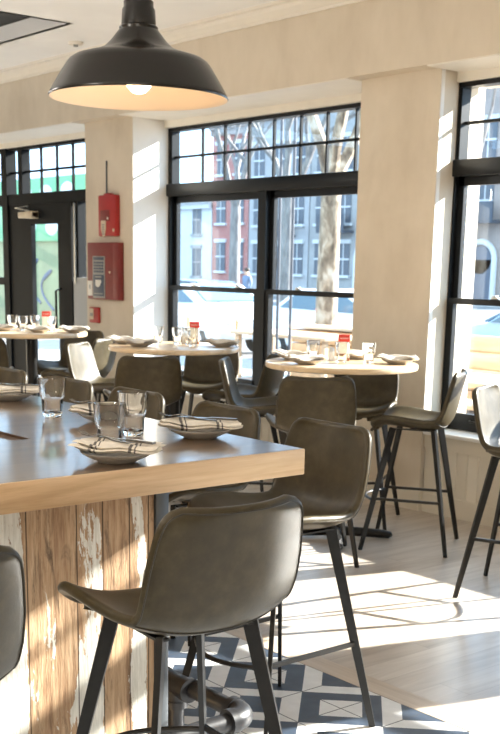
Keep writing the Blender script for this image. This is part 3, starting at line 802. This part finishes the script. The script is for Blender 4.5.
def make_plate():
    prof = [(0, 0), (.052, 0), (.055, .003), (.088, .018), (.102, .027), (.1035, .0295), (.101, .030), (.086, .0225), (.055, .008), (.05, .006), (0, .006)]
    return MB().lathe(prof, 48).build('side_plate', M['ceramic_grey'], angle=50)
plate0 = make_plate()
def make_napkin_obj(mat, rumple=1.0, seed=1):
    """a folded linen napkin lying over a plate; two thick layers with soft rounded folds"""
    rnd = random.Random(seed); ph = [rnd.random()*6 for _ in range(6)]
    def layer(b, L, W, z0, th, sh, tw):
        nu, nv = 34, 18; bm = bmesh.new(); top = {}; bot = {}
        for i in range(nu+1):
            for j in range(nv+1):
                u = -1+2*i/nu; v = -1+2*j/nv
                w = W*(1+.10*math.sin(2.2*u+ph[0])*rumple); x = L*u + .008*math.sin(3*v+ph[1])*rumple; y = w*v + tw*u*.02 + sh
                z = z0 + .007*u*u*(1 if u < 0 else .6) + .0045*math.sin(5.2*u+2*v+ph[2])*rumple + .003*math.sin(7*v+ph[3]+3*u)*rumple
                z = max(z, .001)
                edge = min(1, (1-abs(v))*5+.0)*min(1, (1-abs(u))*7); e = math.sqrt(max(edge, 0)); t = th*e
                top[i, j] = bm.verts.new((x, y, z+th*.5+t*.5)); bot[i, j] = bm.verts.new((x, y, z+th*.5-t*.5))
        for i in range(nu):
            for j in range(nv):
                bm.faces.new((top[i, j], top[i+1, j], top[i+1, j+1], top[i, j+1])); bm.faces.new((bot[i, j], bot[i, j+1], bot[i+1, j+1], bot[i+1, j]))
        bmesh.ops.remove_doubles(bm, verts=bm.verts, dist=1e-6); bmesh.ops.recalc_face_normals(bm, faces=bm.faces); b._merge(bm)
    b = MB(); layer(b, .128, .056, .010, .010, 0, .4); layer(b, .122, .050, .018, .010, .004, -.3)
    return b.build('napkin', mat, angle=70)
nap0 = make_napkin_obj(M['napkin_linen'], 1, 3)
def fork():
    b = MB(); z = lambda x: .004+.010*math.exp(-((x+.035)/.05)**2)
    xs = [-.03+.125*k/10 for k in range(11)]
    b.bar([(x, 0, z(x)) for x in xs], (0, 1, 0), [.0065+.0055*(k/10)**1.5 for k in range(11)], .0026)
    b.bar([(-.066, 0, .007), (-.058, 0, .009), (-.045, 0, .012), (-.03, 0, z(-.03))], (0, 1, 0), [.022, .022, .017, .0065], .0024)
    for k in range(4):
        y = -.0093+.0062*k
        b.bar([(-.108, y, .016), (-.09, y, .008), (-.066, y, .007)], (0, 1, 0), [.0014, .003, .0036], .002)
    return b.build('fork', M['chrome'], smooth=False)
def knife():
    b = MB(); b.bar([(-.11, .003, .004), (-.10, .001, .004), (-.05, 0, .004), (0, 0, .004)], (0, 1, 0), [.003, .014, .017, .012], [.001, .0016, .002, .003])
    b.bar([(0, 0, .004), (.01, 0, .0045), (.05, 0, .005), (.095, 0, .005)], (0, 1, 0), [.010, .013, .014, .016], [.006, .007, .007, .006])
    return b.build('table_knife', M['chrome'], smooth=False)
fk0, kn0 = fork(), knife(); fk_used = [False]
sets = [  # x, y, napkin heading, where
  (-2.65, 1.725, math.radians(40), 'at the bar corner nearest the viewer'),
  (-2.89, 2.20, math.radians(58), 'at the far bar edge right of the tumblers'),
  (-3.36, 2.15, math.radians(60), 'behind the lone tumbler, right of it'),
  (-4.12, 2.17, math.radians(60), 'at the far left of the bar')]
for i, (x, y, a, w) in enumerate(sets):
    put(plate0, 'plate', (x, y, BT), 0, 'grey ceramic plate under striped napkin '+w, 'plate', 'place setting plates')
    n = put(nap0, 'napkin', (x, y, BT+.022), a, 'folded cream napkin with dark stripes '+w, 'napkin', 'folded cloth napkins')
    ca, sa = math.cos(a), math.sin(a)
    for proto, cat, off, nm, tl, da in ((fk0, 'fork', (-.035, .012), 'steel fork lying on striped napkin ', .0, -.55), (kn0, 'knife', (.028, .012), 'steel table knife lying on striped napkin ', 0, -.42)):
        o = proto if not fk_used[0] or (cat == 'knife' and i == 0) else copy_tree(proto)
        if cat == 'fork' : fk_used[0] = True
        o.location = (x+off[0]*ca-off[1]*sa, y+off[0]*sa+off[1]*ca, BT+.022+.034); o.rotation_euler = (0, 0, a+da)
        tag(o, nm+w, cat, 'cutlery on the bar')
# settings on the round tables
nap1 = make_napkin_obj(M['napkin_plain'], 1.2, 9); nap1u = [False]
tset = [
 (-5.13, 4.60, .3, 'at left edge of right table'), (-4.82, 4.43, 1.1, 'at front of right table'), (-4.58, 4.93, .6, 'at right edge of right table'), (-4.97, 4.98, 1.4, 'behind the red card on right table'),
 (-6.68, 4.42, .4, 'at left edge of middle table'), (-6.41, 4.36, 1.0, 'at front of middle table'), (-6.15, 4.87, .5, 'at right edge of middle table'),
 (-8.36, 4.36, .9, 'at left front of left table'), (-8.05, 4.52, .5, 'at middle of left table'), (-7.93, 4.77, .8, 'at right edge of left table')]
for x, y, a, w in tset:
    p = put(plate0, 'plate', (x, y, RT), 0, 'tan plate under white napkin '+w, 'plate', 'place setting plates', .95)
    n = nap1 if not nap1u[0] else copy_tree(nap1); nap1u[0] = True
    n.location = (x, y, RT+.020); n.rotation_euler = (0, 0, a); n.scale = (.9, .9, .9)
    tag(n, 'folded white napkin lying on plate '+w, 'napkin', 'folded cloth napkins')

def make_card():
    o = empty('table_card')
    MB().box(-.035, .035, -.02, .02, 0, .018, bev=.003).build('stand', M['card_brown'], o)
    MB().box(-.033, .033, -.012, .012, .018, .118, bev=.002).build('card', M['white_plastic'], o)
    MB().box(-.0345, .0345, -.0135, .0135, .112, .155, bev=.002).build('red_header', M['card_red'], o)
    pts = [(-.026+.004*k, 0, .133+.004*math.sin(k*1.7)) for k in range(14)]
    hb = MB()
    for s in (-1, 1): hb.tube([(x, s*.0142, z) for x, _, z in pts], .0014, 6)
    hb.build('script_lettering', M['letter_white'], o)
    return o
def make_shaker():
    o = empty('salt_shaker')
    MB().lathe([(0, 0), (.018, 0), (.019, .004), (.017, .05), (.014, .056), (0, .056)], 20).build('jar', M['salt_white'], o)
    MB().lathe([(.0155, .054), (.0155, .070), (.010, .078), (0, .079)], 20).build('lid', M['silver'], o)
    return o
card0, shk0 = make_card(), make_shaker()
vdir = math.atan2(.62, -.75)+PI/2
for x, y, w in [(-4.90, 4.80, 'right'), (-6.45, 4.85, 'middle'), (-8.25, 4.70, 'left')]:
    put(card0, 'card', (x, y, RT), vdir+PI, 'small table card with red header standing on '+w+' round table', 'table card', 'red headed cards on the round tables')
    put(shk0, 'shaker', (x-.045, y-.055, RT), 0, 'little white salt shaker beside red card on '+w+' round table', 'salt shaker', 'salt shakers on the round tables')

# ------------------------------------------------------------------ outside
GZ = -.12
struct(MB().box(-140, 60, OUT, 14.0, GZ-.2, GZ).build('ground_pavement', M['pavement'], smooth=False))
simple('deck_brown', (.075, .05, .035), .8, var=.2, vscale=5)
struct(MB().box(-14, 4, OUT, 12.0, GZ-.02, GZ+.004).build('ground_patio', M['deck_brown'], smooth=False))
struct(MB().box(-140, 60, 14.0, 46, GZ-.3, GZ-.12).build('ground_street', M['asphalt'], smooth=False))
struct(MB().box(-140, 60, 46, 75, GZ-.2, GZ).build('ground_far_pavement', M['pavement'], smooth=False))

def building(name, x0, x1, y0, h, mat, label, cols, floors, zf=1.2, fh=3.1, ww=1.0, wh=1.9, door=None, cornice=True, bay=None, depth=9):
    o = empty(name, ((x0+x1)/2, y0, GZ)); W = x1-x0; hw = W/2
    MB().box(-hw, hw, 0, depth, 0, h).build('wall', M[mat], o, smooth=False)
    if cornice: MB().box(-hw, hw, -.45, .1, h-.35, h+.05, bev=.05).box(-hw, hw, -.25, .1, h-.7, h-.35).build('cornice', M['stone_brown' if mat != 'stone_pale' else 'stone_pale'], o, smooth=False)
    for f in range(floors):
        for c_ in range(cols):
            x = -hw+W*(c_+.5)/cols; z = zf+f*fh
            if door is not None and f == 0 and c_ == door:
                b = MB().box(x-.75, x+.75, -.12, .05, 0, 2.3); b.lathe([(0, -.06), (.75, -.06), (.75, .12), (0, .12)], 24, Matrix.Translation((x, -.0, 2.3)) @ Matrix.Rotation(PI/2, 4, 'X'))
                dr = b.build('door', M['far_door'], o, smooth=False)
                ar = [(x+.95*math.cos(t), -.1, 2.3+.95*math.sin(t)) for t in [PI*k/14 for k in range(15)]]
                MB().tube([(x+.95, -.1, 0)]+ar+[(x-.95, -.1, 0)], .16, 8).build('door_arch', M['stone_pale'], o)
                continue
            wn = MB().box(x-ww/2, x+ww/2, -.04, .04, z, z+wh).build('window', M['far_window'], o, smooth=False)
            MB().box(x-ww/2-.12, x+ww/2+.12, -.16, 0, z-.16, z).box(x-ww/2-.12, x+ww/2+.12, -.14, 0, z+wh, z+wh+.24).box(x-.03, x+.03, -.07, 0, z, z+wh).box(x-ww/2, x+ww/2, -.08, 0, z+wh*.48, z+wh*.53).build('surround', M['stone_pale' if mat != 'stone_pale' else 'stone_grey'], wn, smooth=False)
    if bay is not None:
        x, z = bay
        MB().box(x-1.2, x+1.2, -.9, .0, z, z+.15).box(x-1.2, x+1.2, -.92, -.86, z+.15, z+1.1).build('balcony', M['far_iron'], o, smooth=False)
    return tag(o, label, 'building')
building('far_building', -78, -64.6, 50, 6.3, 'stone_pale', 'low white building across street, left of red brick house', 4, 2, 1.0, 2.9)
building('brick_house', -64.5, -60.6, 50, 11.0, 'red_brick', 'red brick house across the street seen through left panes', 2, 3, 1.4, 3.2, 1.0, 1.9)
building('row_house', -60.5, -54.6, 50, 11.6, 'stone_blue', 'bluish grey row house standing right of the brick house', 3, 3, 1.3, 3.1, 1.0, 1.9, 1, bay=(.5, 3.6))
building('row_house', -54.5, -48.2, 50, 12.2, 'stone_grey', 'grey row house with arched door behind big tree trunk', 3, 3, 1.3, 3.1, 1.0, 1.9, 2, bay=(-.4, 3.8))
building('row_house', -41.9, -34.5, 50, 12.2, 'stone_brown', 'brown stone row house seen through the right window', 3, 3, 1.3, 3.1, 1.1, 2.0, 0, bay=(-2.4, 4.2))

def tree(name, x, y, r, h, mat, label, seed, split=.5, spread=1.0, levels=4):
    rnd = random.Random(seed); o = empty(name, (x, y, GZ)); b = MB()
    z1 = h*split
    b.tube([(0, 0, -.05), (.0, 0, .25), (.02*spread, 0, z1*.5), (.0, .03, z1)], [r*1.35, r*1.08, r, r*.9], 16)
    b.build('trunk', M[mat], o)
    br = MB()
    def grow(p, d, L, rr, lv):
        pts = [p]; dd = d.copy()
        for _ in range(4):
            dd = (dd+Vector((rnd.uniform(-.22, .22), rnd.uniform(-.22, .22), rnd.uniform(-.05, .2)))).normalized(); pts.append(pts[-1]+dd*L/4)
        br.tube(pts, [rr, rr*.9, rr*.8, rr*.7, rr*.55], 7 if lv > 1 else 5)
        if lv <= 0: return
        for k in range(3 if lv > 1 else 2):
            i = rnd.choice((2, 3, 4)); nd = (dd+Vector((rnd.uniform(-1, 1), rnd.uniform(-1, 1), rnd.uniform(-.1, .6)))*.75).normalized()
            grow(pts[i], nd, L*.68, rr*.55, lv-1)
    for k in range(3):
        a = seed+k*2.1; grow(Vector((0, .02, z1*.97)), Vector((math.cos(a)*.5*spread, math.sin(a)*.5*spread, 1)).normalized(), h*.30, r*.62, levels-1)
    br.build('branches', M[mat], o)
    return tag(o, label, 'tree')
tree('plane_tree', -13.72, 13.0, .175, 8.5, 'plane_bark', 'mottled pale plane tree trunk outside the middle window', 2, .36, .8)
tree('bare_tree', -29.5, 26, .22, 10, 'grey_bark', 'thin dark bare tree left of the plane tree outside', 5, .4)
tree('bare_tree', -9.35, 11.0, .05, 6, 'grey_bark', 'slender bare tree outside the right window', 11, .4)
tree('bare_tree', -33.5, 27, .2, 11, 'grey_bark', 'bare grey tree far outside, before the red brick house', 17, .35)
tree('bare_tree', -23.5, 25, .2, 10, 'grey_bark', 'bare grey tree far outside, right of plane tree', 23, .35)
for x, y, l in ((-10.79, 9.4, 'grey street pole left of two outside middle window'), (-10.55, 9.4, 'grey street pole right of two outside middle window')):
    o = empty('street_pole', (x, y, GZ)); MB().tube([(0, 0, 0), (0, 0, 3.6)], .019, 12).build('pole', M['far_iron'], o)
    MB().lathe([(0, 0), (.075, 0), (.07, .03), (.04, .05), (0, .05)], 16).build('base', M['grey_steel'], o)
    MB().lathe([(.03, 3.58), (.045, 3.6), (.04, 3.64), (0, 3.66)], 16).build('cap', M['grey_steel'], o); tag(o, l, 'pole')

def car(x, y, mat, label, flip=1):
    o = empty('parked_car', (x, y, GZ-.12))
    side = [(-2.15, .45), (-2.2, .75), (-2.0, .92), (-1.25, 1.02), (-.55, 1.42), (.75, 1.46), (1.45, 1.1), (2.05, 1.0), (2.15, .6), (2.1, .35), (-2.05, .33)]
    rot = Matrix.Rotation(PI/2, 4, 'X')
    MB().prism([(sx*flip, z) for sx, z in side], 1.72, Matrix.Translation((0, .86, 0)) @ rot, bev=.06).build('body', M[mat], o, angle=45)
    gls = MB()
    win = [(-1.12, 1.05), (-.52, 1.37), (.70, 1.40), (1.25, 1.09)]
    gls.prism([(sx*flip, z) for sx, z in win], 1.75, Matrix.Translation((0, .875, 0)) @ rot)
    gls.bar([(-1.33*flip, 0, 1.055), (-.62*flip, 0, 1.405)], (0, 1, 0), [1.5, 1.25], .03).bar([(1.48*flip, 0, 1.13), (.85*flip, 0, 1.44)], (0, 1, 0), [1.45, 1.25], .03)
    gls.build('glazing', M['car_glass'], o, smooth=False)
    for sx in (-1.35, 1.35):
        for sy in (-.78, .78):
            w = MB().lathe([(0, -.1), (.20, -.1), (.31, -.08), (.33, 0), (.31, .08), (.20, .1), (0, .1)], 24, Matrix.Translation((sx, sy, .33)) @ Matrix.Rotation(PI/2, 4, 'X')).build('wheel', M['tyre'], o)
            s = -1 if sy < 0 else 1
            MB().lathe([(0, 0), (.18, 0), (.16, .03), (0, .04)], 18, Matrix.Translation((sx, sy+s*.095, .33)) @ Matrix.Rotation(-s*PI/2, 4, 'X')).build('hubcap', M['silver'], w)
    MB().box(-2.23, -2.12, -.7, -.4, .68, .82, bev=.02).box(-2.23, -2.12, .4, .7, .68, .82, bev=.02).box(2.07, 2.17, -.7, -.4, .68, .85, bev=.02).box(2.07, 2.17, .4, .7, .68, .85, bev=.02).build('lights', M['ledge_white'], o)
    return tag(o, label, 'car', 'cars parked on the street')
car(-20.6, 15.4, 'car_white', 'white parked car outside, seen in lower left panes')
car(-15.6, 15.6, 'car_white', 'white car parked outside behind the plane tree', -1)
car(-10.6, 15.6, 'car_blue', 'pale blue parked car outside the right window')
car(-27.0, 20.5, 'car_dark', 'dark car on the street beyond the white car', -1)

# patio furniture
def patio_table(x, y, sx, sy, label):
    o = empty('patio_table', (x, y, GZ)); h = .75-GZ
    MB().box(-sx/2, sx/2, -sy/2, sy/2, h-.045, h, bev=.005).build('tabletop', M['patio_wood'], o)
    for a in (-1, 1):
        for b_ in (-1, 1): MB().box(a*(sx/2-.09)-.03, a*(sx/2-.09)+.03, b_*(sy/2-.09)-.03, b_*(sy/2-.09)+.03, 0, h-.045, bev=.004).build('leg', M['patio_wood'], o)
    return tag(o, label, 'table', 'patio tables outside the windows')
patio_table(-11.4, 10.3, 1.9, .8, 'pale wood patio table outside the middle window')
patio_table(-5.75, 7.45, 1.5, .75, 'pale wood patio table outside the right window')
def patio_bench(x, y, L, label, face=1):
    o = empty('patio_bench', (x, y, GZ))
    MB().box(-L/2, L/2, -.22, .22, .43, .475, bev=.005).build('seat', M['patio_wood'], o)
    for k in range(3): MB().box(-L/2, L/2, .20, .235, .62+.17*k, .77+.17*k, bev=.006).build('back_plank', M['patio_wood'], o)
    for a in (-1, 1):
        p = MB().box(a*(L/2-.06)-.03, a*(L/2-.06)+.03, .235, .285, 0, 1.12, bev=.004).box(a*(L/2-.06)-.03, a*(L/2-.06)+.03, -.2, -.14, 0, .43).build('leg', M['planter_wood'], o)
        bb_ = MB()
        for z in (.695, .865, 1.035): bb_.lathe([(0, 0), (.016, 0), (.012, .008), (0, .009)], 12, Matrix.Translation((a*(L/2-.06), .198, z)) @ Matrix.Rotation(PI/2, 4, 'X'))
        bb_.build('bolt', M['silver'], p)
    return tag(o, label, 'bench')
patio_bench(-7.05, 8.75, 1.9, 'wooden plank bench outside the right window behind table')
def planter(x0, x1, y, label):
    o = empty('planter_box', ((x0+x1)/2, y, GZ)); L = (x1-x0)/2; b = MB()
    for k in range(4): b.box(-L, L, -.2, .2, .05+.2*k, .235+.2*k, bev=.006)
    b.build('planks', M['planter_wood'], o)
    MB().box(-L-.02, L+.02, -.24, .24, .86, .90, bev=.006).build('cap', M['patio_wood'], o)
    tag(o, label, 'planter')
planter(-12.75, -8.2, 11.6, 'long orange wooden planter box bordering the patio')
def railing():
    o = empty('patio_railing', (-15.2, 11.6, GZ))
    for z in (.90, .70): MB().tube([(-3.0, 0, z), (2.4, 0, z)], .022, 10).build('rail', M['ledge_white'], o)
    for k in range(5): MB().tube([(-3.0+1.3*k, 0, 0), (-3.0+1.3*k, 0, .92)], .025, 10).build('post', M['planter_wood'], o)
    tag(o, 'white patio railing outside the left panes of middle window', 'railing')
railing()
o = empty('sauce_bottle', (-11.72, 10.08, .75))
MB().lathe([(0, 0), (.034, 0), (.036, .01), (.036, .14), (.030, .165), (0, .165)], 20).build('jar', M['salt_white'], o)
MB().lathe([(.031, .163), (.026, .22), (.012, .34), (.006, .38), (0, .382)], 20).build('red_spout', M['card_red'], o)
tag(o, 'white bottle with tall red spout on patio table', 'bottle')

def person():
    o = empty('person', (-36.4, 30, GZ-.12)); me = bpy.data.meshes.new('body')
    J = {'pel': (0, 0, .95), 'chest': (0, .02, 1.28), 'neck': (0, .02, 1.48), 'headb': (0, .0, 1.56), 'head': (0, -.01, 1.68),
         'shl': (-.19, .02, 1.41), 'ell': (-.25, .05, 1.13), 'hal': (-.24, -.05, .88), 'shr': (.19, .02, 1.41), 'elr': (.26, .02, 1.13), 'har': (.24, -.08, .90),
         'hil': (-.10, 0, .90), 'knl': (-.11, -.06, .50), 'anl': (-.11, .06, .09), 'fol': (-.11, -.12, .04), 'hir': (.10, 0, .90), 'knr': (.10, -.10, .50), 'anr': (.10, -.16, .09), 'for': (.10, -.33, .04)}
    E_ = [('pel', 'chest'), ('chest', 'neck'), ('neck', 'headb'), ('headb', 'head'), ('chest', 'shl'), ('shl', 'ell'), ('ell', 'hal'), ('chest', 'shr'), ('shr', 'elr'), ('elr', 'har'), ('pel', 'hil'), ('hil', 'knl'), ('knl', 'anl'), ('anl', 'fol'), ('pel', 'hir'), ('hir', 'knr'), ('knr', 'anr'), ('anr', 'for')]
    Rr = {'pel': .15, 'chest': .165, 'neck': .06, 'headb': .085, 'head': .10, 'shl': .085, 'shr': .085, 'ell': .055, 'elr': .055, 'hal': .035, 'har': .035, 'hil': .105, 'hir': .105, 'knl': .07, 'knr': .07, 'anl': .05, 'anr': .05, 'fol': .04, 'for': .04}
    ks = list(J); me.from_pydata([J[k] for k in ks], [(ks.index(a), ks.index(b_)) for a, b_ in E_], [])
    b = bpy.data.objects.new('body', me); COL.objects.link(b); b.parent = o
    sk = b.modifiers.new('skin', 'SKIN'); 
    for i, k in enumerate(ks): me.skin_vertices[0].data[i].radius = (Rr[k], Rr[k]*.85) if k in ('pel', 'chest') else (Rr[k], Rr[k])
    me.skin_vertices[0].data[0].use_root = True
    b.modifiers.new('sub', 'SUBSURF').levels = 2; b.modifiers['sub'].render_levels = 2
    m = NT('person_surface'); sep = m.n('ShaderNodeSeparateXYZ'); m.set(sep.inputs[0], m.coord())
    z = sep.outputs[2]
    hands = m.math('MULTIPLY', m.math('LESS_THAN', z, .93), m.math('GREATER_THAN', m.math('ABSOLUTE', sep.outputs[0]), .2))
    c_ = m.mix(m.math('GREATER_THAN', z, .86), (.05, .055, .07), (.16, .21, .30)); c_ = m.mix(m.math('GREATER_THAN', z, 1.49), c_, (.66, .42, .30)); c_ = m.mix(hands, c_, (.62, .38, .27))
    m.p(Base_Color=c_, Roughness=.7); me.materials.append(m.m)
    MB().sphere((0, .015, 1.715), .108, (1, 1.05, .85)).build('hair', M['hair'], o)
    f = MB().sphere((0, -.112, 1.665), .016).sphere((-.036, -.094, 1.69), .010).sphere((.036, -.094, 1.69), .010); f.build('face', M['skin'], o)
    tag(o, 'person in a blue grey coat walking on the street outside', 'person')
person()

def hoarding():
    o = empty('street_hoarding', (-24.8, 14.6, GZ)); 
    MB().box(-5.2, 1.3, 0, .3, 0, 2.24).build('board', M['olive_panel'], o, smooth=False)
    s = MB().box(-5.2, 1.3, -.12, .3, 2.24, 3.75, bev=.02).build('sign_band', M['mint'], o)
    l = MB()
    for x, z in ((-1.5, 3.40), (-.5, 3.36), (.5, 3.40), (-.25, 2.58), (-1.3, 2.62)): l.lathe([(0, 0), (.26, 0), (.24, .03), (0, .03)], 20, Matrix.Translation((x, -.12, z)) @ Matrix.Rotation(PI/2, 4, 'X') @ Matrix.Diagonal((1.1, .8, 1, 1)))
    l.build('lettering', M['letter_white'], s)
    b = MB()
    for cx_, cz_, sc in ((-1.6, 1.2, 1), (-.9, 1.0, .9), (0, 1.3, .8)):
        b.tube([(cx_+sc*(.35*math.sin(t)+.05*t), -.015, cz_+sc*.6*math.sin(t*.5+.6)) for t in [k*.3 for k in range(24)]], .03, 6)
    b.build('scribble', M['scribble'], o)
    tag(o, 'green street hoarding with mint sign band outside the door', 'hoarding')
hoarding()

# ------------------------------------------------------------------ light
def lights():
    w = bpy.data.worlds.new('sky'); SC.world = w; w.use_nodes = True; nt = w.node_tree
    bg = nt.nodes['Background']
    bg.inputs[0].default_value = (.50, .74, 1.0, 1); bg.inputs[1].default_value = 3.3
    sd = bpy.data.lights.new('sun', 'SUN'); sd.energy = 27.0; sd.angle = math.radians(.6); sd.color = (1, .95, .87)
    so = bpy.data.objects.new('sun', sd); COL.objects.link(so)
    d = Vector((.30, 1, .455)).normalized()        # towards the sun
    so.rotation_euler = d.to_track_quat('Z', 'Y').to_euler(); so.location = d*30
    for k, (x, y, z, e) in enumerate(((.6, -.9, 2.45, 56), (-2.2, -1.0, 2.45, 56), (-5.2, .6, 2.45, 50), (-8.6, 1.6, 2.45, 52))):  # unseen warm fill lights added to brighten the interior, no lamp bodies
        pd = bpy.data.lights.new('fill_light', 'POINT'); pd.energy = e; pd.color = (1, .93, .84); pd.shadow_soft_size = .14
        po = bpy.data.objects.new('fill_light', pd); COL.objects.link(po); po.location = (x, y, z)
lights()
vs = SC.view_settings
SC.display_settings.display_device = 'sRGB'
vs.view_transform = 'Standard'; vs.look = 'None'; vs.exposure = .40; vs.gamma = 1.0
try: vs.use_curve_mapping = False
except Exception: pass
